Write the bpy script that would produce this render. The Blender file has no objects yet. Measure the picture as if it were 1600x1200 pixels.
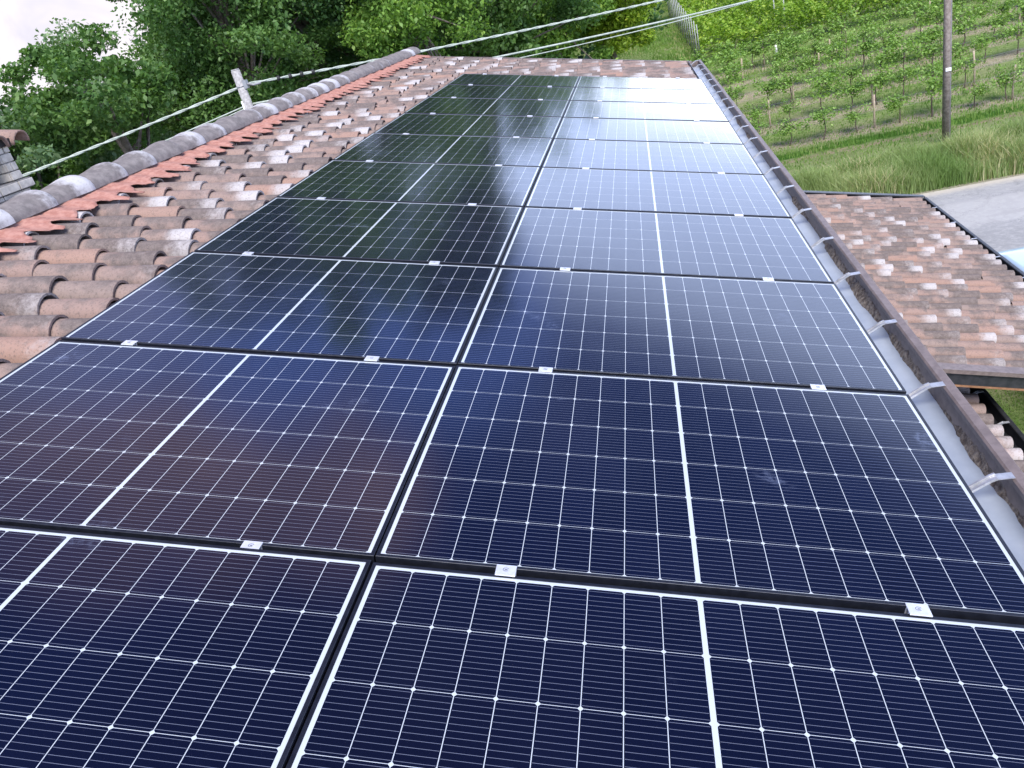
import bpy, math, random
import numpy as np
from mathutils import Vector, Matrix
random.seed(7); rng = np.random.default_rng(11)
sc = bpy.context.scene; C = sc.collection
R = math.radians
PITCH = R(14.0); CA, SA, TA = math.cos(PITCH), math.sin(PITCH), math.tan(PITCH)

# ------------------------------------------------------------------ camera
cam_d = bpy.data.cameras.new("camera"); cam = bpy.data.objects.new("camera", cam_d); C.objects.link(cam)
sc.camera = cam
cam_d.sensor_width = 36; cam_d.lens = 36*1193.67/1600; cam_d.clip_start = .05; cam_d.clip_end = 3000
rows = ((.9629, .1313, -.2358), (-.1474, -.4761, -.8669), (-.2261, .8695, -.4390))   # right, down, forward in world
rx, dn, fw = (Vector(r) for r in rows)
fw.normalize(); rx = (rx-fw*rx.dot(fw)).normalized(); dn = fw.cross(rx)
m = Matrix((rx, -dn, -fw)).transposed().to_4x4(); m.translation = Vector((.897, -1.521, 1.228))
cam.matrix_world = m

# ------------------------------------------------------------------ view, world, sun
sc.view_settings.view_transform = 'Standard'; sc.view_settings.look = 'None'
sc.view_settings.exposure = 0.75; sc.view_settings.gamma = 1
SUN_AZ, SUN_EL = R(165), R(52)      # azimuth measured from +Y towards +X
w = bpy.data.worlds.new("World"); sc.world = w; w.use_nodes = True
class NT:
    """tiny node helper"""
    def __init__(s, tree): s.t = tree; s.n = tree.nodes; s.l = tree.links
    def new(s, typ, **kw):
        nd = s.n.new(typ)
        for k, v in kw.items(): setattr(nd, k, v)
        return nd
    def put(s, sock, v):
        if isinstance(v, bpy.types.NodeSocket): s.l.new(v, sock)
        elif v is not None:
            if hasattr(sock, 'default_value'):
                try: sock.default_value = v
                except Exception: sock.default_value = (*v, 1) if len(v) == 3 else v
    def m(s, op, a, b=None, c=None, clamp=False):
        nd = s.new('ShaderNodeMath', operation=op); nd.use_clamp = clamp
        s.put(nd.inputs[0], a)
        if b is not None: s.put(nd.inputs[1], b)
        if c is not None: s.put(nd.inputs[2], c)
        return nd.outputs[0]
    def vm(s, op, a, b=None):
        nd = s.new('ShaderNodeVectorMath', operation=op); s.put(nd.inputs[0], a)
        if b is not None: s.put(nd.inputs[1], b)
        return nd.outputs['Value'] if op in ('DOT_PRODUCT', 'LENGTH', 'DISTANCE') else nd.outputs[0]
    def mix(s, f, a, b, blend='MIX'):
        nd = s.new('ShaderNodeMix', data_type='RGBA', blend_type=blend)
        s.put(nd.inputs[0], f); s.put(nd.inputs[6], a); s.put(nd.inputs[7], b); return nd.outputs[2]
    def step(s, x, lo, hi, o0=0., o1=1., smooth=True):
        nd = s.new('ShaderNodeMapRange'); nd.clamp = True
        nd.interpolation_type = 'SMOOTHSTEP' if smooth else 'LINEAR'
        s.put(nd.inputs[0], x)
        for i, v in enumerate((lo, hi, o0, o1)): nd.inputs[i+1].default_value = v
        return nd.outputs[0]
    def noise(s, vec, scale, detail=3, rough=.55, dist=0., out='Fac'):
        nd = s.new('ShaderNodeTexNoise'); s.put(nd.inputs['Vector'], vec)
        nd.inputs['Scale'].default_value = scale; nd.inputs['Detail'].default_value = detail
        nd.inputs['Roughness'].default_value = rough; nd.inputs['Distortion'].default_value = dist
        return nd.outputs[0 if out == 'Fac' else 1]
    def sep(s, v):
        nd = s.new('ShaderNodeSeparateXYZ'); s.put(nd.inputs[0], v); return nd.outputs
    def comb(s, x, y, z):
        nd = s.new('ShaderNodeCombineXYZ')
        for i, v in enumerate((x, y, z)): s.put(nd.inputs[i], v)
        return nd.outputs[0]
    def scale(s, v, vec):
        return s.vm('MULTIPLY', v, vec)

def build_world():
    t = NT(w.node_tree); t.n.clear()
    sky = t.new('ShaderNodeTexSky', sky_type='NISHITA'); sky.sun_disc = False
    sky.sun_elevation = SUN_EL; sky.sun_rotation = SUN_AZ; sky.air_density = 1.0; sky.dust_density = 1.5
    co = t.new('ShaderNodeTexCoord').outputs['Generated']
    x, y, z = t.sep(co)
    base = t.mix(1.0, sky.outputs[0], (.42, .60, 1.15, 1), 'MULTIPLY')
    # layered clouds, defined by direction only
    div = t.m('ADD', t.m('MAXIMUM', z, 0.0), .22)
    p = t.comb(t.m('DIVIDE', x, div), t.m('DIVIDE', y, div), 0)
    n1 = t.noise(p, 1.1, 6, .6, .3)
    c1 = t.step(n1, .46, .68)
    # bright overcast towards the horizon
    hor = t.step(z, .31, .47, 1, 0)
    hor2 = t.step(z, .075, .17, 1, 0)
    cover = t.m('MAXIMUM', t.m('MULTIPLY', c1, .55), t.m('MULTIPLY', hor, .93))
    ccol = t.mix(hor, (1.9, 2.6, 6.0, 1), (10.6, 13.0, 19.4, 1))
    ahead = t.step(t.vm('DOT_PRODUCT', co, (.17, .98, .09)), .93, .992)
    ccol = t.mix(t.m('MULTIPLY', hor2, ahead), ccol, (27, 29, 31, 1))
    col = t.mix(cover, base, ccol)
    # a rosy cloud bank up to the left
    def blob(d, lo, hi):
        v = Vector(d).normalized()
        return t.step(t.vm('DOT_PRODUCT', co, tuple(v)), lo, hi)
    def dirv(az, el): return (math.sin(R(az))*math.cos(R(el)), math.cos(R(az))*math.cos(R(el)), math.sin(R(el)))
    b = t.m('MAXIMUM', t.m('MAXIMUM', blob(dirv(-33, 40), .985, .999), blob(dirv(-23, 40), .986, .999)), blob(dirv(-13, 39.5), .987, .999))
    b = t.m('MULTIPLY', b, t.step(t.noise(p, 2.2, 4, .6), .3, .6, .35, 1))
    col = t.mix(b, col, (6.6, 4.6, 5.2, 1))
    gap = t.m('MAXIMUM', t.m('MAXIMUM', blob(dirv(-33, 27), .983, .998), blob(dirv(-20, 29), .985, .998)), blob(dirv(-7, 27), .982, .998))
    col = t.mix(t.m('MULTIPLY', gap, .85), col, (1.9, 3.5, 10.5, 1))
    lft = blob(dirv(-42, 6), .84, .985); n3 = t.noise(co, 7, 5, .6, .4)
    lc = t.mix(t.step(n3, .35, .68), (5.0, 4.7, 5.1, 1), (8.2, 7.4, 7.2, 1))
    col = t.mix(t.m('MULTIPLY', lft, .95), col, lc)
    bg = t.new('ShaderNodeBackground'); t.put(bg.inputs[0], col); bg.inputs[1].default_value = .1
    out = t.new('ShaderNodeOutputWorld'); t.l.new(bg.outputs[0], out.inputs[0])
build_world()
sun_d = bpy.data.lights.new("sun", 'SUN'); sun_d.energy = 3.7; sun_d.angle = R(35); sun_d.color = (1, .95, .87)
sun = bpy.data.objects.new("sun", sun_d); C.objects.link(sun)
sd = Vector((math.sin(SUN_AZ)*math.cos(SUN_EL), math.cos(SUN_AZ)*math.cos(SUN_EL), math.sin(SUN_EL)))
sun.rotation_euler = sd.to_track_quat('Z', 'Y').to_euler()

# ------------------------------------------------------------------ object helpers
def tag(o, label=None, cat=None, group=None, kind=None):
    if label: o['label'] = label
    if cat: o['category'] = cat
    if group: o['group'] = group
    if kind: o['kind'] = kind
    return o
def empty(name, loc=(0, 0, 0), rot=(0, 0, 0), parent=None):
    o = bpy.data.objects.new(name, None); C.objects.link(o); o.location = loc; o.rotation_euler = rot
    o.empty_display_size = .2; o.parent = parent; return o
def mesh_np(name, V, F, mat=None, parent=None, col=None, smooth=False, loc=None, rot=None, mats=None, midx=None):
    V = np.asarray(V, np.float32).reshape(-1, 3); me = bpy.data.meshes.new(name)
    if isinstance(F, np.ndarray):
        k = F.shape[1]; nf = len(F)
        me.vertices.add(len(V)); me.vertices.foreach_set('co', V.ravel())
        me.loops.add(nf*k); me.loops.foreach_set('vertex_index', F.astype(np.int32).ravel())
        me.polygons.add(nf); me.polygons.foreach_set('loop_start', np.arange(0, nf*k, k, dtype=np.int32))
        me.update(calc_edges=True)
    else:
        me.from_pydata(V.tolist(), [], [tuple(f) for f in F]); me.update()
    if smooth: me.polygons.foreach_set('use_smooth', np.ones(len(me.polygons), bool))
    if col is not None:
        a = me.color_attributes.new('tint', 'FLOAT_COLOR', 'POINT')
        a.data.foreach_set('color', np.asarray(col, np.float32).ravel())
    for mm in (mats or [mat]): me.materials.append(mm)
    if midx is not None: me.polygons.foreach_set('material_index', np.asarray(midx, np.int32))
    o = bpy.data.objects.new(name, me); C.objects.link(o); o.parent = parent
    if loc is not None: o.location = loc
    if rot is not None: o.rotation_euler = rot
    return o
class MB:
    def __init__(s): s.V = []; s.F = []; s.n = 0
    def add(s, V, F):
        s.V += [tuple(v) for v in V]; s.F += [tuple(i+s.n for i in f) for f in F]; s.n += len(V); return s
    def box(s, x0, x1, y0, y1, z0, z1, f=None):
        V = [(x, y, z) for x in (x0, x1) for y in (y0, y1) for z in (z0, z1)]
        if f: V = [f(*v) for v in V]
        return s.add(V, [(0, 1, 3, 2), (4, 6, 7, 5), (0, 4, 5, 1), (2, 3, 7, 6), (0, 2, 6, 4), (1, 5, 7, 3)])
    def tube(s, P, r, k=8, caps=True):
        P = [Vector(p) for p in P]; n = len(P)
        rr = r if isinstance(r, (list, tuple)) else [r]*n
        V = []; up = Vector((.13, .21, 1)).normalized()
        for i, p in enumerate(P):
            d = (P[min(i+1, n-1)]-P[max(i-1, 0)]).normalized()
            a = d.cross(up if abs(d.dot(up)) < .95 else Vector((1, 0, 0))).normalized(); b = d.cross(a)
            for j in range(k):
                t = 2*math.pi*j/k; V.append(p+(a*math.cos(t)+b*math.sin(t))*rr[i])
        F = [(i*k+j, i*k+(j+1) % k, (i+1)*k+(j+1) % k, (i+1)*k+j) for i in range(n-1) for j in range(k)]
        if caps: F += [tuple(range(k))[::-1], tuple((n-1)*k+j for j in range(k))]
        return s.add(V, F)
    def extrude(s, prof, y0, y1, closed=True, f=None, seg=1):
        """profile of (x,z) swept along y"""
        n = len(prof); V = []
        for q in range(seg+1):
            y = y0+(y1-y0)*q/seg
            V += [(x, y, z) for x, z in prof]
        if f: V = [f(*v) for v in V]
        e = n if closed else n-1
        F = [(q*n+i, q*n+(i+1) % n, (q+1)*n+(i+1) % n, (q+1)*n+i) for q in range(seg) for i in range(e)]
        if closed: F += [tuple(range(n))[::-1], tuple(seg*n+i for i in range(n))]
        return s.add(V, F)
    def build(s, name, mat, parent=None, smooth=False, loc=None, rot=None, bevel=0):
        o = mesh_np(name, s.V, s.F, mat, parent, smooth=smooth, loc=loc, rot=rot)
        if bevel:
            b = o.modifiers.new('bevel', 'BEVEL'); b.width = bevel; b.segments = 2; b.limit_method = 'ANGLE'
        return o
def thick(line, t):
    """turns an open polyline (x,z) into a closed thin profile"""
    L = [Vector(p) for p in line]; off = []
    for i, p in enumerate(L):
        d = (L[min(i+1, len(L)-1)]-L[max(i-1, 0)]).normalized(); off.append(p+Vector((-d.y, d.x))*t)
    return [tuple(p) for p in L]+[tuple(p) for p in reversed(off)]

# ------------------------------------------------------------------ materials
def new_mat(name):
    mt = bpy.data.materials.new(name); mt.use_nodes = True; t = NT(mt.node_tree)
    return mt, t, t.n['Principled BSDF']
def setp(b, t, base=None, rough=None, metal=None, spec=None, bump=None, bstr=.3, bdist=.02):
    if base is not None: t.put(b.inputs['Base Color'], base)
    if rough is not None: t.put(b.inputs['Roughness'], rough)
    if metal is not None: t.put(b.inputs['Metallic'], metal)
    if spec is not None: t.put(b.inputs['Specular IOR Level'], spec)
    if bump is not None:
        nb = t.new('ShaderNodeBump'); nb.inputs['Strength'].default_value = bstr; nb.inputs['Distance'].default_value = bdist
        t.put(nb.inputs['Height'], bump); t.l.new(nb.outputs[0], b.inputs['Normal'])
def objco(t): return t.new('ShaderNodeTexCoord').outputs['Object']
def geopos(t): return t.new('ShaderNodeNewGeometry').outputs['Position']
def attr(t, name='tint'):
    a = t.new('ShaderNodeAttribute'); a.attribute_name = name; return a
def simple(name, c1, c2, scale=8, rough=.6, metal=0, bstr=.2, detail=5, lo=.35, hi=.65, world=False, bdist=.01):
    mt, t, b = new_mat(name); co = geopos(t) if world else objco(t)
    n = t.noise(co, scale, detail, .6)
    setp(b, t, t.mix(t.step(n, lo, hi), (*c1, 1), (*c2, 1)), rough, metal, bump=n, bstr=bstr, bdist=bdist)
    return mt
def mat_tile():
    mt, t, b = new_mat('terracotta'); at = attr(t); cs = t.new('ShaderNodeSeparateColor'); t.l.new(at.outputs['Color'], cs.inputs[0])
    rnd, tt, lich = cs.outputs; al = at.outputs['Alpha']
    co = objco(t); n1 = t.noise(co, 9, 5, .65); n2 = t.noise(co, 75, 5, .75); n3 = t.noise(co, 28, 4, .7); n4 = t.noise(co, 190, 2, .6)
    clay = t.mix(rnd, (.275, .186, .155, 1), (.245, .185, .16, 1))
    clay = t.mix(t.step(al, .8, 1), clay, (.30, .19, .148, 1))
    grey = t.mix(t.step(n3, .3, .7), (.115, .092, .085, 1), (.18, .145, .13, 1))
    # weathered grey-brown over the middle, fresh clay near the sheltered upper end
    g = t.m('ADD', t.m('MULTIPLY', n1, 1.3), t.m('MULTIPLY', al, -.55)); g = t.m('ADD', g, t.step(tt, .12, .5, -.32, .12))
    nz = t.sep(t.new('ShaderNodeTexCoord').outputs['Normal'])[2]
    g = t.m('ADD', g, t.m('MULTIPLY', t.step(nz, .55, .95), .16))
    col = t.mix(t.step(g, .33, .74), clay, grey)
    col = t.mix(t.m('MULTIPLY', t.step(n2, .5, .66), .55), col, (.085, .07, .063, 1))
    col = t.mix(t.m('MULTIPLY', t.step(n4, .56, .7), .45), col, (.29, .245, .21, 1))
    lf = t.m('MULTIPLY', t.step(tt, .38, .95), lich)
    lf = t.m('MULTIPLY', t.step(t.m('ADD', lf, t.m('MULTIPLY', t.m('SUBTRACT', n3, .5), .55)), .18, .82), .92)
    lf = t.m('MULTIPLY', lf, t.step(n2, .64, .52, 0.35, 1))
    col = t.mix(lf, col, (.43, .405, .40, 1))
    setp(b, t, col, .9, bump=t.m('ADD', n2, t.m('MULTIPLY', n1, .6)), bstr=.55, bdist=.006)
    b.inputs['Specular IOR Level'].default_value = .25
    return mt
def mat_cells():
    mt, t, b = new_mat('solar_cells'); x, y, z = t.sep(objco(t))
    CW, CH, X0, Y0 = .0927, .1835, .0055, .0128
    xs = t.m('SUBTRACT', x, .861); ax = t.m('ABSOLUTE', xs)
    gx = t.m('DIVIDE', t.m('SUBTRACT', ax, X0), CW); gy = t.m('DIVIDE', t.m('SUBTRACT', y, Y0), CH)
    fx = t.m('FRACT', gx); fy = t.m('FRACT', gy)
    dx = t.m('MULTIPLY', t.m('MINIMUM', fx, t.m('SUBTRACT', 1., fx)), CW)
    dy = t.m('MULTIPLY', t.m('MINIMUM', fy, t.m('SUBTRACT', 1., fy)), CH)
    L = lambda v, th: t.m('LESS_THAN', v, th)
    white = t.m('MAXIMUM', L(dx, .0010), L(dy, .0007))
    white = t.m('MAXIMUM', white, L(t.m('ADD', dx, dy), .0069))
    for c in (L(ax, X0), t.m('GREATER_THAN', gx, 9.0), L(gy, 0.), t.m('GREATER_THAN', gy, 6.0)): white = t.m('MAXIMUM', white, c)
    fb = t.m('FRACT', t.m('MULTIPLY', fy, 11.)); bb = L(t.m('ABSOLUTE', t.m('SUBTRACT', fb, .5)), .034)
    bb = t.m('MULTIPLY', bb, t.m('GREATER_THAN', dx, .0028))
    cell = t.comb(t.m('FLOOR', t.m('MULTIPLY', t.m('ADD', t.m('DIVIDE', xs, CW), 40.), 1.)), t.m('FLOOR', gy), t.m('SIGN', xs))
    wn = t.new('ShaderNodeTexWhiteNoise', noise_dimensions='3D'); t.put(wn.inputs[0], cell)
    base = t.mix(wn.outputs[0], (.0012, .0018, .0105, 1), (.0020, .0030, .0155, 1))
    wide = t.noise(geopos(t), .55, 2, .5)
    base = t.mix(t.step(wide, .35, .7), base, (.0024, .0026, .010, 1))
    col = t.mix(bb, base, (.125, .14, .19, 1))
    col = t.mix(white, col, (.46, .50, .53, 1))
    # faint smudges and dust on the glass
    pn = geopos(t); s1 = t.noise(pn, 3.3, 2, .5); s2 = t.noise(pn, 40, 4, .7)
    sm = t.m('MULTIPLY', t.step(s1, .66, .75), t.step(s2, .4, .65))
    col = t.mix(t.m('MULTIPLY', sm, .16), col, (.35, .42, .62, 1))
    dust = t.m('MULTIPLY', t.step(t.noise(pn, 420, 2, .5),   .7, .78), .045); col = t.mix(dust, col, (.5, .5, .5, 1))
    setp(b, t, col, t.m('ADD', .105, t.m('MULTIPLY', t.step(t.noise(pn, 6, 4, .6), .4, .7), .03)), 0, spec=.5)
    b.inputs['IOR'].default_value = 1.5
    nb = t.new('ShaderNodeBump'); nb.inputs['Strength'].default_value = .035; nb.inputs['Distance'].default_value = .02
    t.put(nb.inputs['Height'], t.noise(pn, 2.5, 1, .4)); t.l.new(nb.outputs[0], b.inputs['Normal'])
    return mt
def mat_leaf(name, c1, c2, c3, trans=.35):
    mt = bpy.data.materials.new(name); mt.use_nodes = True; t = NT(mt.node_tree); t.n.clear()
    at = attr(t); cs = t.new('ShaderNodeSeparateColor'); t.l.new(at.outputs['Color'], cs.inputs[0])
    col = t.mix(cs.outputs[0], (*c1, 1), (*c2, 1)); col = t.mix(t.step(cs.outputs[1], .75, 1), col, (*c3, 1))
    d = t.new('ShaderNodeBsdfPrincipled'); t.put(d.inputs['Base Color'], col); d.inputs['Roughness'].default_value = .5
    d.inputs['Specular IOR Level'].default_value = .35
    tr = t.new('ShaderNodeBsdfTranslucent'); t.put(tr.inputs[0], t.mix(1., col, (1.25, 1.35, .55, 1), 'MULTIPLY'))
    mx = t.new('ShaderNodeMixShader'); mx.inputs[0].default_value = trans
    t.l.new(d.outputs[0], mx.inputs[1]); t.l.new(tr.outputs[0], mx.inputs[2])
    o = t.new('ShaderNodeOutputMaterial'); t.l.new(mx.outputs[0], o.inputs[0]); return mt

M = {}
M['tile'] = mat_tile(); M['cells'] = mat_cells()
M['frame'] = simple('anodised_black', (.012, .014, .022), (.02, .023, .034), 30, .42, .5, .05)
M['clamp'] = simple('aluminium', (.74, .75, .78), (.84, .85, .88), 60, .38, .55, .05)
M['mark'] = simple('mark_grey', (.10, .11, .14), (.16, .17, .2), 60, .6)
M['rail'] = simple('rail_alu', (.5, .51, .53), (.62, .63, .65), 40, .35, .8, .05)
M['zinc'] = simple('gutter_zinc', (.33, .37, .43), (.44, .48, .53), 3.2, .45, .35, .12, lo=.3, hi=.7)
M['strap'] = simple('zinc_strap', (.42, .43, .45), (.58, .58, .59), 30, .4, .6)
M['brown_metal'] = simple('brown_metal', (.155, .12, .108), (.21, .165, .15), 22, .5, .2, .15)
M['dark_metal'] = simple('dark_painted_metal', (.028, .030, .034), (.05, .05, .055), 14, .42, .3, .08)
M['silt'] = simple('gutter_silt', (.09, .066, .054), (.26, .22, .185), 42, .95, 0, 1.0, bdist=.03, detail=8)
M['membrane'] = simple('red_membrane', (.31, .135, .10), (.40, .205, .16), 26, .75, 0, .6, bdist=.01)
M['deck'] = simple('dark_deck', (.05, .04, .035), (.09, .07, .06), 8, .9)
M['plaster'] = simple('plaster', (.55, .50, .42), (.68, .62, .53), 3, .9, 0, .3)
M['brick'] = simple('pale_brick', (.38, .345, .30), (.56, .51, .44), 12, .9, 0, .5)
M['mortar'] = simple('mortar', (.17, .16, .15), (.28, .26, .24), 20, .95, 0, .5)
M['chimney_black'] = simple('chimney_black', (.012, .011, .011), (.03, .028, .026), 8, .9)  # near-black for the flue opening and the slab over it
M['wood'] = simple('pole_wood', (.17, .135, .115), (.28, .235, .205), 14, .85, 0, .5)
M['post_wood'] = simple('stake_wood', (.30, .235, .17), (.42, .34, .25), 14, .85, 0, .4)
M['board'] = simple('stained_board', (.20, .095, .045), (.28, .15, .075), 10, .6, 0, .2)
M['concrete'] = simple('pole_concrete', (.22, .21, .205), (.36, .35, .34), 24, .85, 0, .5)
M['grey_post'] = simple('grey_post', (.22, .23, .24), (.33, .34, .34), 10, .7)
M['cable'] = simple('cable_pale', (.30, .34, .29), (.42, .46, .40), 9, .6)
M['black'] = simple('black_rubber', (.012, .012, .013), (.02, .02, .02), 9, .6)
M['white'] = simple('white_paint', (.75, .76, .78), (.8, .8, .8), 9, .5)
M['bark'] = simple('bark', (.10, .078, .062), (.20, .165, .14), 7, .9, 0, .9, bdist=.05)
M['vinewood'] = simple('vine_wood', (.07, .05, .038), (.12, .09, .07), 20, .9)
M['wire'] = simple('wire', (.25, .25, .25), (.35, .35, .35), 9, .5, .6)
M['carpaint'] = simple('car_paint', (.42, .54, .68), (.44, .56, .70), 2, .18, .1, 0)
M['glassdark'] = simple('dark_glass', (.012, .014, .016), (.016, .018, .02), 2, .05, 0, 0)
M['tyre'] = simple('tyre', (.015, .015, .015), (.025, .025, .025), 9, .8)
M['leaf_mid'] = mat_leaf('leaf_mid', (.062, .135, .032), (.108, .205, .052), (.17, .28, .08))
M['leaf_bright'] = mat_leaf('leaf_bright', (.11, .215, .04), (.185, .325, .055), (.27, .40, .08))
M['leaf_dark'] = mat_leaf('leaf_dark', (0.038, 0.094, 0.032), (0.072, 0.160, 0.046), (0.131, 0.217, 0.072))
M['leaf_pale'] = mat_leaf('leaf_pale', (.115, .20, .09), (.18, .275, .13), (.26, .34, .18))
M['leaf_yellow'] = mat_leaf('leaf_yellow', (.20, .31, .030), (.33, .45, .045), (.46, .52, .07))
M['leaf_vine'] = mat_leaf('leaf_vine', (.16, .28, .06), (.24, .39, .09), (.34, .47, .14))
M['leaf_lush'] = mat_leaf('leaf_lush', (.15, .27, .030), (.26, .41, .045), (.40, .50, .08))
M['grass_tall'] = mat_leaf('grass_tall', (.17, .27, .075), (.33, .40, .17), (.66, .58, .36))
M['grass_short'] = mat_leaf('grass_short', (.10, .21, .035), (.19, .30, .07), (.36, .37, .17))

def gz(x, y):
    t = np.maximum(0, np.asarray(y, float)-27); r = .095*np.minimum(t, 30)+.03*np.maximum(0, t-30)
    return -5.6+r

# ------------------------------------------------------------------ ground, road, lawn
def build_ground():
    xs = np.concatenate([np.linspace(-500, -60, 12), np.linspace(-55, 60, 116), np.linspace(70, 500, 12)])
    ys = np.concatenate([np.linspace(-200, -10, 6), np.linspace(-8, 110, 119), np.linspace(115, 700, 24)])
    X, Y = np.meshgrid(xs, ys, indexing='ij')
    Z = gz(X, Y)+.05*np.sin(X*.7+Y*.3)*(Y > 28)+.04*np.sin(X*.31-Y*.9)*(Y > 30)
    V = np.stack([X, Y, Z], -1).reshape(-1, 3); nx, ny = len(xs), len(ys)
    i, j = np.meshgrid(np.arange(nx-1), np.arange(ny-1), indexing='ij'); a = (i*ny+j).ravel()
    F = np.stack([a, a+ny, a+ny+1, a+1], 1)
    mt, t, b = new_mat('meadow'); p = geopos(t); x, y, z = t.sep(p)
    n1 = t.noise(p, .35, 5, .6); n2 = t.noise(p, 3.5, 6, .7); n3 = t.noise(p, 18, 5, .75)
    g = t.mix(t.step(n2, .3, .7), (.15, .225, .065, 1), (.27, .34, .125, 1))
    g = t.mix(t.m('MULTIPLY', t.step(n1, .45, .7), .6), g, (.36, .34, .20, 1))
    g = t.mix(t.m('MULTIPLY', t.step(n3, .5, .7), .25), g, (.05, .10, .02, 1))
    yy = t.m('ADD', y, t.m('MULTIPLY', t.m('SUBTRACT', t.noise(p, .8, 4, .6), .5), .9))
    # worn strips under the vine rows
    f = t.m('FRACT', t.m('DIVIDE', t.m('SUBTRACT', yy, 25.75), 2.4)); fd = t.m('ABSOLUTE', t.m('SUBTRACT', f, .5))
    dirt = t.mix(t.step(n3, .35, .65), (.30, .225, .155, 1), (.48, .43, .33, 1))
    inv = t.m('MULTIPLY', t.step(yy, 26.4, 26.9), t.step(yy, 40.5, 41, 1, 0)); inv = t.m('MULTIPLY', inv, t.step(x, 2.0, 3.5))
    df = t.m('MULTIPLY', t.m('MULTIPLY', t.step(fd, .14, .32, 1, 0), t.step(n2, .25, .52)), inv)
    col = t.mix(t.m('MULTIPLY', df, .9), g, dirt)
    # a lush strip and the worn edge in front of it
    def band(a, b_, w_): return t.m('MULTIPLY', t.step(yy, a-w_, a+w_), t.step(yy, b_-w_, b_+w_, 1, 0))
    col = t.mix(t.m('MULTIPLY', band(25.35, 26.1, .12), t.step(x, 2, 4)), col, (.06, .155, .02, 1))
    col = t.mix(t.m('MULTIPLY', t.m('MULTIPLY', band(24.75, 25.2, .15), t.step(n2, .35, .6)), .85), col, (.34, .26, .18, 1))
    col = t.mix(t.m('MULTIPLY', band(21, 24.7, .3), .45), col, (.27, .30, .13, 1))
    # pale dry grass high on the slope
    hi = t.m('MULTIPLY', t.step(y, 60, 72), t.step(x, -2, 4)); col = t.mix(t.m('MULTIPLY', hi, t.step(n1, .3, .6, .5, 1)), col, (.30, .30, .145, 1))
    # roadside dust
    col = t.mix(t.m('MULTIPLY', t.m('MULTIPLY', t.step(yy, 19.0, 19.15), t.step(yy, 19.3, 19.6, 1, 0)), .8), col, (.42, .37, .30, 1))
    setp(b, t, col, .95, bump=t.m('ADD', n3, n2), bstr=.9, bdist=.12); b.inputs['Specular IOR Level'].default_value = .1
    tag(mesh_np('ground', V, F, mt, smooth=True), 'grassy ground rising into a hillside behind the road', kind='structure')
    # road
    mt, t, b = new_mat('asphalt'); p = geopos(t); x, y, z = t.sep(p)
    n1 = t.noise(p, .5, 4, .6); n3 = t.noise(p, 60, 4, .8); n2 = t.noise(p, 7, 5, .7)
    c = t.mix(t.step(n1, .3, .7), (.25, .25, .25, 1), (.32, .32, .32, 1))
    c = t.mix(t.m('MULTIPLY', t.step(n3, .45, .7), .4), c, (.17, .165, .16, 1))
    c = t.mix(t.m('MULTIPLY', t.step(n2, .42, .68), .5), c, (.40, .395, .38, 1)); c = t.mix(t.m('MULTIPLY', t.step(t.noise(p, 1.6, 5, .7), .55, .62), .45), c, (.20, .20, .20, 1))
    yw = t.m('ADD', y, t.m('MULTIPLY', n2, .35))
    c = t.mix(t.m('MULTIPLY', t.step(yw, 18.8, 19.2), .8), c, (.48, .43, .36, 1))
    tr = t.m('MULTIPLY', t.step(yw, 16.2, 16.5), t.step(yw, 17.9, 18.2, 1, 0)); c = t.mix(t.m('MULTIPLY', tr, .35), c, (.46, .45, .43, 1))
    vo = t.new('ShaderNodeTexVoronoi', feature='DISTANCE_TO_EDGE'); t.put(vo.inputs['Vector'], t.vm('ADD', p, t.scale(t.noise(p, 3, 5, .7, out='Color'), (1.1, 1.1, 1.1)))); vo.inputs['Scale'].default_value = .9
    cr = t.m('MULTIPLY', t.step(vo.outputs['Distance'], .004, .012, 1, 0), t.step(n1, .45, .6))
    c = t.mix(t.m('MULTIPLY', cr, .6), c, (.12, .12, .12, 1))
    setp(b, t, c, .85, bump=n3, bstr=.4, bdist=.01)
    V = []
    N = 60
    for k in range(N+1):
        xx = -120+260*k/N; e = .12*math.sin(xx*1.3)+.08*math.sin(xx*3.1)
        V += [(xx, 10.8, -5.594), (xx, 15, -5.56), (xx, 19.1+e, -5.594)]
    F = [(3*k+a, 3*k+3+a, 3*k+4+a, 3*k+1+a) for k in range(N) for a in (0, 1)]
    tag(mesh_np('road', V, F, mt), 'pale cracked asphalt road beside the house', kind='structure')
build_ground()

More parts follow.
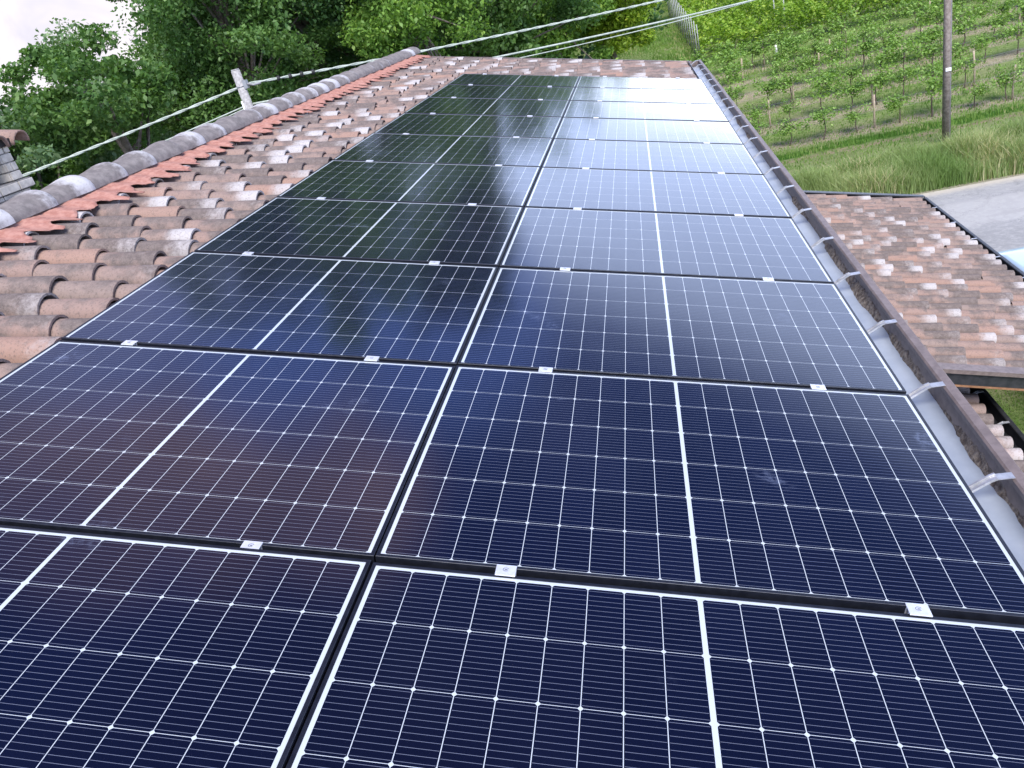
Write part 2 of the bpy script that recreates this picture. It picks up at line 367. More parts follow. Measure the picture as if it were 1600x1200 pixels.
# ------------------------------------------------------------------ roof tiles
def tile_set(u0, u1, v0, v1, du, dv, r0=.074, r1=.088, L=.45, seed=1, edge_lich=False, skip=None):
    """barrel cover tiles with channel tiles between them, in roof axes (u down the slope, v along the eave, n up);
    n=0 is the crown of the covers"""
    g = np.random.default_rng(seed)
    K = 10; th = np.linspace(-.08, math.pi+.08, K); ts = np.array([0, .35, .7, 1.0])
    V = []; Fq = []; Cc = []
    # unit cover: outer grid, inner grid
    nrow = int(round((v1-v0)/dv)); ncol = int(math.ceil((u1-u0)/du))
    face = []
    nT = len(ts)
    for i in range(nT-1):
        for j in range(K-1):
            a = i*K+j; face.append((a, a+1, a+K+1, a+K))
            q = nT*K+a; face.append((q, q+K, q+K+1, q+1))
    for j in range(K-1):     # rims
        a = (nT-1)*K+j; face.append((a, a+1, nT*K+a+1, nT*K+a)); a = j; face.append((a, nT*K+a, nT*K+a+1, a+1))
    for i in range(nT-1):
        a = i*K; face.append((a, a+K, nT*K+a+K, nT*K+a)); a = i*K+K-1; face.append((a, nT*K+a, nT*K+a+K, a+K))
    face = np.array(face); nv = 2*nT*K; base = 0
    for row in range(nrow+1):
        off = g.uniform(-.05, .05)+(.0 if row % 2 else .09)
        for c in range(ncol+1):
            ue = u1-(c*du)-off*(c > 0)+g.normal(0, .006)   # lower end position
            if ue < u0+.02: continue
            vc = v0+row*dv+g.normal(0, .006)
            if skip and skip(ue, vc): continue
            yaw = g.normal(0, .012); sc_ = 1+g.normal(0, .02); Ll = L if ue-L > u0-.1 else ue-u0+.1
            rn = g.random(); li = max(0, g.normal(.36, .42)); li = min(li, 1.1); al = g.random()
            dn_ = g.normal(0, .003)
            for s_, dr in ((0, 0), (1, .013)):
                for tt in ts:
                    r = (r0+(r1-r0)*tt)*sc_-dr; uu = ue-Ll*(1-tt)
                    lift = -.020*(1-tt)*1.0+dn_
                    vv = vc+r*np.cos(th)+yaw*(tt-.5)*Ll
                    nn = -r1+r*np.sin(th)*1.0+lift
                    V.append(np.stack([np.full(K, uu), vv, nn], 1)); Cc.append(np.tile((rn, tt, li, al), (K, 1)))
            Fq.append(face+base); base += nv
    # channels (concave), one smooth strip per tile
    for row in range(nrow):
        vc = v0+(row+.5)*dv
        for c in range(ncol):
            ue = u1-c*du-.03
            if ue < u0: continue
            rn = g.random()
            for tt in (0., 1.):
                uu = max(u0-.05, ue-L*(1-tt)); r = .085-.01*tt
                tc = np.linspace(math.pi, 2*math.pi, 6)
                V.append(np.stack([np.full(6, uu), vc+r*np.cos(tc), -r1+.03+r*.75*np.sin(tc)-.018*(1-tt)+.0], 1))
                Cc.append(np.tile((rn, .3, .1, .2), (6, 1)))
            f = np.array([(j, j+1, 6+j+1, 6+j) for j in range(5)]); Fq.append(f+base); base += 12
    return np.concatenate(V), np.concatenate(Fq), np.concatenate(Cc)
ROT = (0, PITCH, 0)
house = tag(empty('house', (0, 6, -5.6)), 'house with weathered barrel tile roofs carrying the solar panels', 'house')
def on_house(o):      # parts are modelled in world or roof axes and hang from the house empty
    o.location = Vector(o.location)-house.location; return o
TOPN = -.055
V, F, Cc = tile_set(-3.24, 1.715, -2.2, 13.35, .36, .231, seed=3)
V[:, 2] += TOPN
roof = on_house(mesh_np('roof', V, F, M['tile'], house, Cc, smooth=False, loc=(0, 0, 0), rot=ROT))
roof.data.polygons.foreach_set('use_smooth', np.ones(len(roof.data.polygons), bool))
md = roof.modifiers.new('edge', 'EDGE_SPLIT'); md.split_angle = R(40)
mb = MB(); mb.box(-3.33, 1.70, -2.3, 13.45, -.30, -.185); on_house(mb.build('roof_deck', M['deck'], house, loc=(0, 0, 0), rot=ROT))
# back slope (falls away behind the ridge)
RX, RZ = -3.25, .735
def back(u, v, n): return (RX-(u)*CA+n*-SA, v, RZ-u*SA+n*CA)
V2, F2, C2 = tile_set(.08, 4.3, -2.2, 13.35, .36, .231, seed=9)
V2[:, 2] += TOPN
Vb = np.stack([RX-V2[:, 0]*CA-V2[:, 2]*SA, V2[:, 1], RZ-V2[:, 0]*SA+V2[:, 2]*CA], 1)
rb = on_house(mesh_np('roof', Vb, F2[:, ::-1], M['tile'], house, C2, smooth=True, loc=(0, 0, 0)))
md = rb.modifiers.new('edge', 'EDGE_SPLIT'); md.split_angle = R(40)
mb = MB(); mb.box(0.0, 4.3, -2.3, 13.45, -.30, -.185, f=back); on_house(mb.build('roof_deck', M['deck'], house, loc=(0, 0, 0)))
# mortar bed at the far gable
mb = MB(); mb.box(-3.4, 1.82, 13.44, 13.50, -.25, -.075); on_house(mb.build('verge_trim', M['brown_metal'], house, loc=(0, 0, 0), rot=ROT))
# walls with window openings shown as recessed panes
mb = MB()
mb.add([(x, y, z) for y in (-2, 13.2) for x, z in ((1.35, -5.7), (1.35, -.62), (RX, .52), (-7.0, -.45), (-7.0, -5.7))],
       [(0, 1, 2, 3, 4), (9, 8, 7, 6, 5)]+[(i, (i+5), (i+1) % 5+5, (i+1) % 5) for i in range(5)])
on_house(mb.build('wall', M['plaster'], house, loc=(0, 0, 0)))

# ridge: big barrel tiles in line along the ridge, on a red membrane
def ridge():
    V = []; F = []; Cc = []; base = 0; K = 14; g = np.random.default_rng(5)
    k = 0; v = -2.3
    while v < 13.45:
        rn = g.random()
        for tt, r in ((0, .100), (.35, .108), (.68, .120), (.88, .132), (.98, .131), (1., .124)):
            th = np.linspace(-.12, math.pi+.12, K)
            V.append(np.stack([RX+r*1.36*np.cos(th)+g.normal(0, .001), np.full(K, v+.45*tt), RZ+r*.93*np.sin(th)+.010*tt], 1))
            Cc.append(np.tile((rn*.4, (.15+.85*tt)*(.55+.55*rn), 1.3 if tt > .4 else .5, .2), (K, 1)))
        f = [(i*K+j, i*K+j+1, (i+1)*K+j+1, (i+1)*K+j) for i in range(5) for j in range(K-1)]
        F.append(np.array(f)+base); base += 6*K; v += .42
    o = on_house(mesh_np('ridge_tiles', np.concatenate(V), np.concatenate(F), M['ridge'], house, np.concatenate(Cc), smooth=True, loc=(0, 0, 0)))
    md = o.modifiers.new('edge', 'EDGE_SPLIT'); md.split_angle = R(45)
mt, t, b = new_mat('ridge_clay'); at = attr(t); cs = t.new('ShaderNodeSeparateColor'); t.l.new(at.outputs['Color'], cs.inputs[0])
co = objco(t); n1 = t.noise(co, 14, 5, .7); n2 = t.noise(co, 70, 4, .7)
c = t.mix(t.step(n1, .35, .65), (.135, .12, .115, 1), (.22, .195, .185, 1))
lf = t.step(t.m('ADD', t.m('MULTIPLY', t.step(cs.outputs[1], .35, .95), .75), t.m('MULTIPLY', n1, .8)), .72, 1.12)
c = t.mix(lf, c, (.45, .44, .45, 1)); c = t.mix(t.m('MULTIPLY', t.step(n2, .52, .68), .35), c, (.12, .10, .10, 1))
setp(b, t, c, .85, bump=n1, bstr=.4, bdist=.01); M['ridge'] = mt
ridge()
def membrane():
    """red pleated ridge roll draped over the tops of the tiles, ragged lower edge"""
    g = np.random.default_rng(8); V = []; NU = 10; vs = np.arange(-2.3, 13.46, .0155); nv = len(vs)
    rag = np.convolve(g.normal(0, 1, nv), np.ones(3)/3, 'same')*.016
    for i, v in enumerate(vs):
        ph = ((v+2.2) % .231)/.231                        # 0 = over a cover tile
        hump = max(0, math.cos(2*math.pi*ph))
        hmp = math.cos(2*math.pi*ph)
        kk = int((v+2.3)/.231); tl = (.04+.06*(math.sin(kk*2.3)*.5+.5))*(0 if (kk*5) % 7 in (1, 3, 4) else 1)
        uend = -2.945+rag[i]*1.2-.05*max(0, hump)+(tl if abs(ph-.5+.04*math.sin(kk)) < .27 else 0.0)
        for j in range(NU):
            s = j/(NU-1); u = -3.26+(uend+3.26)*s
            n = -.070+(.010*hmp if hmp > 0 else .012*hmp)*min(1, s*2.2)-.006*s+.0015*math.sin(i*2.1)+.0015*math.cos(i*.9+j)
            V.append((u, v, n+.02))
    a = (np.arange(nv-1)[:, None]*NU+np.arange(NU-1)[None]).ravel()
    F = np.stack([a, a+1, a+NU+1, a+NU], 1)
    o = on_house(mesh_np('ridge_membrane', V, F, M['membrane'], house, smooth=True, loc=(0, 0, 0), rot=ROT))
    sd_ = o.modifiers.new('th', 'SOLIDIFY'); sd_.thickness = .005
membrane()

# ------------------------------------------------------------------ gutters
def gutter(name, x0, x1, zt, y0, y1, mat, outer_mat, silt=False, step=.62, first=None, depth=.15, strap_z=None, sub=None):
    """box gutter running along y; x0 roof side, x1 outer lip"""
    g = on_house(MB().extrude(thick([(x0, zt+.04), (x0+.008, zt-depth), (x1-.025, zt-depth), (x1-.006, zt-.005)], .003), y0, y1).build(name, mat, house, loc=(0, 0, 0)))
    r = .014
    lip = MB().extrude([(x1-.022, zt-.016), (x1-.022, zt+.006), (x1-.014, zt+.012), (x1+.018, zt+.012), (x1+.024, zt+.004), (x1+.024, zt-.03), (x1+.012, zt-.035), (x1+.004, zt-depth-.004), (x0+.004, zt-depth-.008), (x0+.004, zt-depth-.004), (x1-.004, zt-depth-.0), (x1-.002, zt-.018)], y0-.002, y1+.002)
    lp = lip.build('gutter_lip', outer_mat, g); MB().extrude([(x1-.0295, zt-depth+.006), (x1-.0265, zt-depth+.006), (x1-.0075, zt-.004), (x1-.0115, zt-.004)], y0+.01, y1-.01).build('gutter_liner', outer_mat, g)
    for ye in (y0, y1):
        e = MB().box(x0, x1+.01, ye-.004, ye+.004, zt-depth-.006, zt+.005); e.build('gutter_end', outer_mat, g)
    y = first if first is not None else y0+.3
    while y < y1-.05:
        L = [(x0+.0, zt-.052), (x0+.012, zt-.05), (x1-.082, zt+.010), (x1-.066, zt+.0155), (x1-.016, zt+.0155)]
        for dy0, dy1, dz in ((-.014, .014, 0), (-.014, -.007, .006), (.007, .014, .006)):
            pass
        st = MB(); st.extrude(thick(L, .003), y-.016, y+.016)
        st.extrude(thick([(a, b_+.004) for a, b_ in L[1:4]], .005), y-.016, y-.009); st.extrude(thick([(a, b_+.004) for a, b_ in L[1:4]], .005), y+.009, y+.016)
        st.build('gutter_bracket', M['strap'], g)
        y += step+random.uniform(-.02, .03)
    if silt:
        q = np.random.default_rng(4); ys = np.arange(y0+.05, y1-.05, .02); n = len(ys); NU = 8
        w1 = np.convolve(q.normal(0, 1, n+40), np.hanning(40)/6, 'same')[20:20+n]; w2 = np.convolve(q.normal(0, 1, n+6), np.ones(6)/6, 'same')[3:3+n]
        wd = np.clip(.006+.018*w1+.007*w2, .002, .06); wd *= np.where(ys > 4.5, .75, 1)
        Vs = []
        for i, y in enumerate(ys):
            for j in range(NU):
                s = j/(NU-1); xx = x1-.012-(wd[i]+.018)*(1-s); zz = zt-depth+.006*(0 if j == 0 else 1)+.070*s**1.3+.0035*q.normal()*(0 < j < NU-1)
                Vs.append((xx+(.012*s), y, zz))
        a = (np.arange(n-1)[:, None]*NU+np.arange(NU-1)[None]).ravel()
        mesh_np('gutter_silt', Vs, np.stack([a, a+1, a+NU+1, a+NU], 1), M['silt'], g, smooth=True)
    return g
gutter('gutter', 1.690, 1.885, -.535, -2.2, 13.5, M['zinc'], M['brown_metal'], silt=True, first=.73, step=.635, depth=.09)

# ------------------------------------------------------------------ lower roofs
def lower_roof(h2, y0, y1, ueave_x, seed, xwall=1.35):
    """same pitch; h2 is the height of the plane at x=2"""
    ox, oz = xwall, h2-TA*(xwall-2)
    L = (ueave_x-xwall)/CA
    V, F, Cc = tile_set(0.0, L, y0+.1, y1-.1, .358, .2045, r0=.066, r1=.08, seed=seed)
    Cc[:, 2] *= .85
    o = on_house(mesh_np('lower_roof', V, F, M['tile'], house, Cc, smooth=True, loc=(ox, 0, oz), rot=ROT))
    md = o.modifiers.new('edge', 'EDGE_SPLIT'); md.split_angle = R(40)
    mb = MB(); mb.box(-.05, L-.05, y0+.01, y1-.01, -.26, -.13); mb.build('roof_deck', M['deck'], o)
    return o, ox, oz, L
lr, ox, oz, L = lower_roof(-2.50, 5.62, 12.0, 5.03, 21)
# verge flashings of the porch roof
mb = MB()
for y0, y1, top in ((5.46, 5.60, -.03),):
    mb.extrude([(0, 0), (0, 0)], 0, 0) if False else None
    mb.box(-.1, L+.1, y0, y1, -.035, -.028); mb.box(-.1, L+.1, y0, y0+.006, -.07, -.035)
mb.build('verge_flashing', M['brown_metal'], lr)
mb = MB(); mb.extrude([(0, 0), (0, 0)], 0, 0) if False else None
mb.box(-.1, L+.1, 5.49, 5.50, -.20, -.036); mb.build('verge_gutter', M['dark_metal'], lr)
mb = MB(); mb.box(-.1, L+.05, 5.478, 5.56, -.218, -.202); mb.build('verge_board', M['board'], lr)
mb = MB(); mb.box(-.1, L+.1, 11.98, 12.10, -.03, -.012); mb.box(-.1, L+.1, 12.095, 12.10, -.2, -.03); mb.build('verge_flashing', M['dark_metal'], lr)
ez = -2.5-TA*(5.03-2)
gutter('lower_gutter', 5.0, 5.16, ez-.10, 5.47, 12.1, M['dark_metal'], M['dark_metal'], first=5.9, step=.8, depth=.11)
# narrow lower roof nearer the camera
lr2, ox2, oz2, L2 = lower_roof(-3.45+TA*1.7+.02, -2.0, 6.9, 3.70, 31)
ez2 = -3.43
gutter('lower_gutter', 3.66, 3.86, ez2-.12, -2.0, 6.95, M['dark_metal'], M['dark_metal'], first=.5, step=.62, depth=.12)
# porch wall and posts below
mb = MB(); mb.box(1.36, 2.1, 5.75, 11.8, -5.7, -2.95, f=lambda x, y, z: (x, y, z if z < -5 else -2.95-TA*(x-2)+.1))
on_house(mb.build('wall', M['plaster'], house, loc=(0, 0, 0)))
for yy in (5.75, 11.4): on_house(MB().box(4.55, 4.75, yy, yy+.2, -5.7, -3.45).build('porch_post', M['plaster'], house, loc=(0, 0, 0)))
mb = MB(); mb.box(1.36, 3.0, -1.9, 5.7, -5.7, -3.4, f=lambda x, y, z: (x, y, z if z < -5 else -3.4-TA*(x-2)+.08))
on_house(mb.build('wall', M['plaster'], house, loc=(0, 0, 0)))

# ------------------------------------------------------------------ chimney
def chimney():
    ch = empty('chimney', (0, 0, 0)); ch.parent = house; on_house(ch)
    cx, cy = -3.905, 3.256; hw, hy = .33, .33; z0, z1, z2 = .2, .925, 1.16
    def bricks(x0, x1, y0, y1, z0, z1, name, bh=.062, bl=.19):
        b = MB(); mo = MB(); mo.box(x0+.006, x1-.006, y0+.006, y1-.006, z0, z1-.002)
        k = 0; z = z0
        while z < z1-.02:
            for (ax, ay, dxx, dyy, ln) in ((x0, y0, 1, 0, x1-x0), (x0, y1, 1, 0, x1-x0), (x0, y0, 0, 1, y1-y0), (x1, y0, 0, 1, y1-y0)):
                s = -(bl/2)*(k % 2)
                while s < ln:
                    a, e = max(0, s)+.004, min(ln, s+bl)-.004
                    if e-a > .02:
                        j = random.uniform(-.003, .003)
                        if dxx: b.box(ax+a, ax+e, ay-.006+j, ay+.012+j if ay == y0 else ay+.006+j, z+.004, min(z+bh, z1)-.004)
                        else: b.box(ax-.006+j, ax+.006+j, ay+a, ay+e, z+.004, min(z+bh, z1)-.004)
                    s += bl
            z += bh; k += 1
        p = b.build(name, M['brick'], ch, bevel=.003); mo.build('mortar', M['mortar'], ch)
    bricks(cx-hw, cx+hw, cy-hy, cy+hy, z0, z1-.07, 'brick_stack')
    bricks(cx-hw-.03, cx+hw+.03, cy-hy-.03, cy+hy+.03, z1-.068, z1, 'brick_band')
    for sx in (-1, 1):
        for sy in (-1, 1):
            ax = cx+sx*(hw-.06); ay = cy+sy*(hy-.06)
            bricks(ax-.055, ax+.055, ay-.055, ay+.055, z1+.002, z2, 'brick_pillar', bl=.11)
    MB().box(cx-hw+.14, cx+hw-.14, cy-hy+.14, cy+hy-.14, z1, z2-.0).build('flue', M['chimney_black'], ch)  # near-black block standing in for the dark interior opening
    MB().box(cx-hw-.02, cx+hw+.02, cy-hy-.02, cy+hy+.02, z2, z2+.045).build('cap_slab', M['chimney_black'], ch)
    V, F, Cc = tile_set(0, .40, -.38, .40, .36, .2, r0=.07, r1=.085, seed=77); Cc[:, 3] = .9; Cc[:, 2] *= .7
    for sgn, nm in ((1, 'a'), (-1, 'b')):
        W = V.copy(); W[:, 2] += .10
        Wx = sgn*W[:, 0]*math.cos(.3)+sgn*W[:, 2]*math.sin(.3); Wz = -W[:, 0]*math.sin(.3)+W[:, 2]*math.cos(.3)
        mesh_np('cap_tiles', np.stack([cx-.02*sgn+Wx, cy+W[:, 1], z2+.10+Wz], 1), F if sgn > 0 else F[:, ::-1], M['tile'], ch, Cc, smooth=True)
chimney()

# ------------------------------------------------------------------ solar panels
PW, PH, PT, PV = 1.722, 1.134, .030, 1.155
def roofp(u, v, n=0): return (u*CA+n*SA, v, -u*SA+n*CA)
def make_panel():
    p = empty('solar_panel', (0, 0, 0), ROT)
    V = []; F = []
    def ring(x0, y0, n): return [(x0, y0, n), (PW-x0, y0, n), (PW-x0, PH-y0, n), (x0, PH-y0, n)]
    # frame: outer wall, top lip, inner step
    prof = [(.028, -PT), (0, -PT), (0, .0005), (.001, .0015), (.0105, .0015), (.011, .0008), (.011, -.004)]
    for e, n in prof: V += ring(e, e, n)
    for i in range(len(prof)-1):
        for j in range(4): F.append((i*4+j, i*4+(j+1) % 4, (i+1)*4+(j+1) % 4, (i+1)*4+j))
    mesh_np('frame', V, F, M['frame'], p)
    mesh_np('cell_face', [(.010, .010, 0), (PW-.010, .010, 0), (PW-.010, PH-.010, 0), (.010, PH-.010, 0)], [(0, 1, 2, 3)], M['cells'], p)
    MB().box(.75, .97, .95, 1.04, -.028, -.008).build('junction_box', M['black'], p)
    return p
ORD = ['nearest', 'second', 'third', 'fourth', 'fifth', 'sixth', 'seventh', 'eighth', 'ninth', 'tenth and farthest']
first = make_panel(); k = 0
def copy_tree(o, parent=None):
    c = o.copy(); C.objects.link(c); c.parent = parent
    for chd in [q for q in bpy.data.objects if q.parent == o]: copy_tree(chd, c)
    return c
extra = {(0, 1): 'rosy brown', (1, 1): 'deep navy', (0, 9): 'dark', (1, 9): 'glaring white'}
for i in range(10):
    for s in (0, 1):
        o = first if k == 0 else copy_tree(first); k += 1
        u = .0025 if s else -PW-.0025
        jit = random.uniform(-.0012, .0012)
        o.location = roofp(u, (i-1)*PV+.0105, jit)
        o.rotation_euler = (random.uniform(-.0018, .0018), PITCH+random.uniform(-.0018, .0018), 0)
        side = 'right column beside the gutter' if s else 'left column beside the tiles'
        lab = f"solar panel, {ORD[i]} in the {side}"
        if (s, i) in extra: lab = extra[(s, i)]+' '+lab
        tag(o, lab, 'solar panel', 'solar panels covering the tiled roof')
# mounting rails with their silver clamps
def make_clamp(u, v, parent, end=False, logo=True):
    c = MB(); hw = .027
    c.box(u-hw, u+hw, v-(.004 if end else .020), v+.020, .002, .0055); c.box(u-hw, u+hw, v-.0095, v-.006, -.026, .002); c.box(u-hw, u+hw, v+.006, v+.0095, -.026, .002)
    o = c.build('panel_clamp', M['clamp'], parent, bevel=.0008)
    if logo:
        q = MB(); n = 14; V = []; 
        for r in (.0085, .0068):
            for j in range(n): t_ = .5+5.0*j/(n-1); V.append((u+r*math.cos(t_), v+.0015+r*.8*math.sin(t_), .0062))
        q.add(V, [(j, j+1, n+j+1, n+j) for j in range(n-1)]); q.box(u-.003, u+.004, v-.0008, v+.0022, .0058, .0062)
        q.build('stamped_mark', M['mark'], o)
for u, name in ((-1.405, 'outermost rail on the ridge side of the array'), (-.345, 'rail just left of the seam between the panel columns'), (.357, 'rail just right of the seam between the panel columns'), (1.395, 'outermost rail on the gutter side of the array')):
    rl = tag(empty('mounting_rail', (0, 0, 0), ROT), 'aluminium mounting rail with silver clamps, '+name, 'mounting rail', 'rails and clamps holding the panels')
    mb = MB(); mb.box(u-.02, u+.02, -1.3, 10.47, -.068, -.031); mb.build('rail', M['rail'], rl)
    for i in range(10): make_clamp(u+random.uniform(-.006, .006), i*PV, rl, end=False, logo=i < 3) if i < 9 else make_clamp(u, 9*PV, rl, logo=False)
PEOF = True

# ------------------------------------------------------------------ mast, poles and cables
def concrete_pole():
    p = tag(empty('concrete_pole', (-6.80, 13.70, -5.6)), 'weathered grey concrete pole carrying the cables, rising behind the ridge tiles', 'utility pole')
    MB().tube([(0, 0, -.2), (0, 0, 3), (0, 0, 6.86)], [.125, .108, .086], 16).build('post', M['concrete'], p, smooth=True)
    for z in (6.02, 6.55): MB().tube([(0, 0, z), (0, 0, z+.02)], .094, 16).build('band', M['wire'], p, smooth=True)
    MB().tube([(-.08, -.07, 0), (-.075, -.065, 6.3)], .016, 8).build('conduit', M['white'], p, smooth=True)
    c = MB(); c.box(.07, .15, -.05, .05, 6.5, 6.66); c.tube([(.13, 0, 6.58), (.24, .06, 6.53), (.34, .16, 6.53)], .02, 8); c.build('cable_clamp', M['wire'], p)
    MB().tube([(0, 0, 6.86), (0, 0, 6.885)], .078, 16).build('top_cap', M['concrete'], p, smooth=True)
concrete_pole()
def cable(label, A, B, sag, r, n=40, wob=0.0, twist=False):
    A, B = Vector(A), Vector(B); P = []
    for i in range(n+1):
        s = i/n; p = A.lerp(B, s); p.z -= 4*sag*s*(1-s); p.z += wob*math.sin(i*1.9); P.append(p)
    o = MB()
    if twist:
        for ph in (0, math.pi):
            Q = []
            for i in range(n*5+1):
                s = i/(n*5); a = s*n; i0 = min(int(a), n-1); q = P[i0].lerp(P[i0+1], a-i0); an = ph+s*(B-A).length*9
                Q.append(q+Vector((math.cos(an)*.3, math.cos(an)*-.2, math.sin(an)))*r*.55)
            o.tube(Q, r*.75, 6)
    else: o.tube(P, r, 8)
    return tag(o.build('overhead_cable', M['cable'], smooth=True), label, 'cable', 'overhead service cables')
PA, PB = (-6.72, 13.75), (9.3, 23.5)
cable('thick pale cable from the concrete pole rising across the trees to the right', (*PA, .98), (*PB, .13), .20, .022, twist=True)
cable('upper cable of the low pair crossing behind the far eave', (*PA, .60), (*PB, -.43), .18, .020)
cable('thin lower cable of the low pair crossing behind the far eave', (*PA, .55), (*PB, -.15), .375, .011)
cable('thick pale cable from the concrete pole down to the left past the chimney', (-6.85, 13.65, .95), (-15.5, 9.95, -.02), .03, .022, twist=True)
cable('thin pale cable running low above the ridge tiles towards the chimney', (-6.85, 13.65, .60), (-15.5, 9.95, -.45), .05, .013)
cable('lowest pale cable running just above the ridge tiles', (-6.85, 13.65, .56), (-15.5, 9.95, -.58), .08, .010)
for i in range(4):
    a = Vector((*PA, .98)); b_ = Vector((*PB, .13)); s = .022+.0125*(i+1)
    q = a.lerp(b_, s); q.z -= 4*.20*s*(1-s); d_ = (b_-a).normalized()
    tag(MB().tube([q-d_*.03, q+d_*.03], .050, 10).build('cable_tie', M['black'], smooth=True), f"black cable tie on the thick cable, {['nearest to', 'second from', 'third from', 'fourth from'][i]} the concrete pole", 'cable tie', 'black ties on the cable beside the concrete pole')
pl = tag(empty('utility_pole', (9.3, 23.5, -5.6)), 'tall brown wooden pole with a small white tag beside the road', 'utility pole')
MB().tube([(0, 0, -.2), (0, 0, 3), (0, 0, 6.4)], [.118, .108, .096], 16).build('shaft', M['wood'], pl, smooth=True)
MB().box(-.075, .075, -.116, -.108, 2.05, 2.14).build('white_tag', M['white'], pl)
MB().tube([(.06, -.095, .1), (.055, -.09, 6.2)], .009, 6).build('ground_wire', M['wire'], pl)
MB().box(-.3, .3, -.12, -.09, 5.75, 5.82).build('cross_bracket', M['wire'], pl)
pl2 = tag(empty('utility_pole', (-15.5, 9.95, -5.6)), 'wooden pole left of the house, outside the photo, holding the cables', 'utility pole')
MB().tube([(0, 0, -.2), (0, 0, 3), (0, 0, 6.5)], [.118, .108, .096], 16).build('shaft', M['wood'], pl2, smooth=True)

# ------------------------------------------------------------------ trees
def leaf_cloud(pts, size, g, lean=.35, jitter=.4, droop=0.):
    """one small folded quad per point, random orientation, tint per leaf"""
    n = len(pts)
    nrm = g.normal(0, 1, (n, 3)); nrm[:, 2] = np.abs(nrm[:, 2])+lean; nrm /= np.linalg.norm(nrm, axis=1)[:, None]
    a = g.normal(0, 1, (n, 3)); a -= (a*nrm).sum(1)[:, None]*nrm; a /= np.linalg.norm(a, axis=1)[:, None]; a[:, 2] -= droop
    b = np.cross(nrm, a); s = size*(1+g.uniform(-jitter, jitter, n))[:, None]
    p0 = pts-a*s*.5; p2 = pts+a*s*.5; p1 = pts+b*s*.30+nrm*s*.10-a*s*.08; p3 = pts-b*s*.30+nrm*s*.10-a*s*.08
    V = np.stack([p0, p1, p2, p3], 1).reshape(-1, 3); F = np.arange(4*n).reshape(-1, 4)
    return V, F
def tree(name, label, x, y, top, rad, mat, nleaf, size, seed, crown0=.25, lean=(0, 0), clump=.75, sparse=0, squash=1., trunk_r=.16, group='trees behind the house'):
    g = np.random.default_rng(seed); z0 = float(gz(x, y))-.1; H = top-z0
    root = tag(empty(name, (x, y, z0)), label, 'tree', group)
    w_ = MB(); cen = np.array([lean[0]*H, lean[1]*H, H*(crown0+(1-crown0)*.5)]); hz = H*(1-crown0)*.5
    tp = [(0, 0, 0), (lean[0]*H*.3+.1, lean[1]*H*.3, H*.3), (lean[0]*H*.7, lean[1]*H*.7, H*.6), (lean[0]*H, lean[1]*H, H*.84)]
    w_.tube(tp, [trunk_r*1.25, trunk_r, trunk_r*.6, .03], 10)
    ncl = int(42*(rad*hz)**.8/3); cl = []
    while len(cl) < ncl:
        d = g.normal(0, 1, 3); d /= np.linalg.norm(d); r = (.45+.6*g.random()**.7)
        lump = 1+.22*math.sin(3*math.atan2(d[1], d[0])+seed)+.15*math.sin(5*d[2]+seed*2)
        p = cen+d*np.array([rad, rad, hz])*r*lump*.88
        if p[2] > H*crown0*.6: cl.append(p)
    cl = np.array(cl)
    for i in range(0, ncl, 3):        # limbs out to the clumps
        e = cl[i]; s = .25+.55*g.random(); b0 = Vector(tp[1]).lerp(Vector(tp[3]), s*.9)
        if e[2] < b0.z: b0 = Vector(tp[1]).lerp(Vector(tp[3]), .1)
        mid = b0.lerp(Vector(e), .5)+Vector((0, 0, .12*g.normal()))
        w_.tube([b0, mid, e], [trunk_r*.42, trunk_r*.22, .012], 5, caps=False)
    w_.build('trunk', M['bark'], root, smooth=True)
    per = nleaf//ncl; P = []; T = []
    for c in cl:
        rr = clump*(.6+.7*g.random()); q = g.normal(0, 1, (per, 3)); q /= np.linalg.norm(q, axis=1)[:, None]
        q *= (g.random(per)**.45)[:, None]*rr; q[:, 2] *= .62; P.append(c+q)
        T.append(np.stack([np.clip(g.normal(.45+.25*g.normal(), .22, per), 0, 1), g.random(per)], 1))
    P = np.concatenate(P); T = np.concatenate(T)
    if sparse: k_ = g.random(len(P)) > sparse; P, T = P[k_], T[k_]
    V, F = leaf_cloud(P, size, g, droop=.25)
    col = np.repeat(np.stack([T[:, 0], T[:, 1], g.random(len(T)), np.ones(len(T))], 1), 4, 0)
    mesh_np('crown', V, F, M[mat], root, col)
    return root
def at(az, d): return .9+d*math.sin(R(az)), -1.52+d*math.cos(R(az))
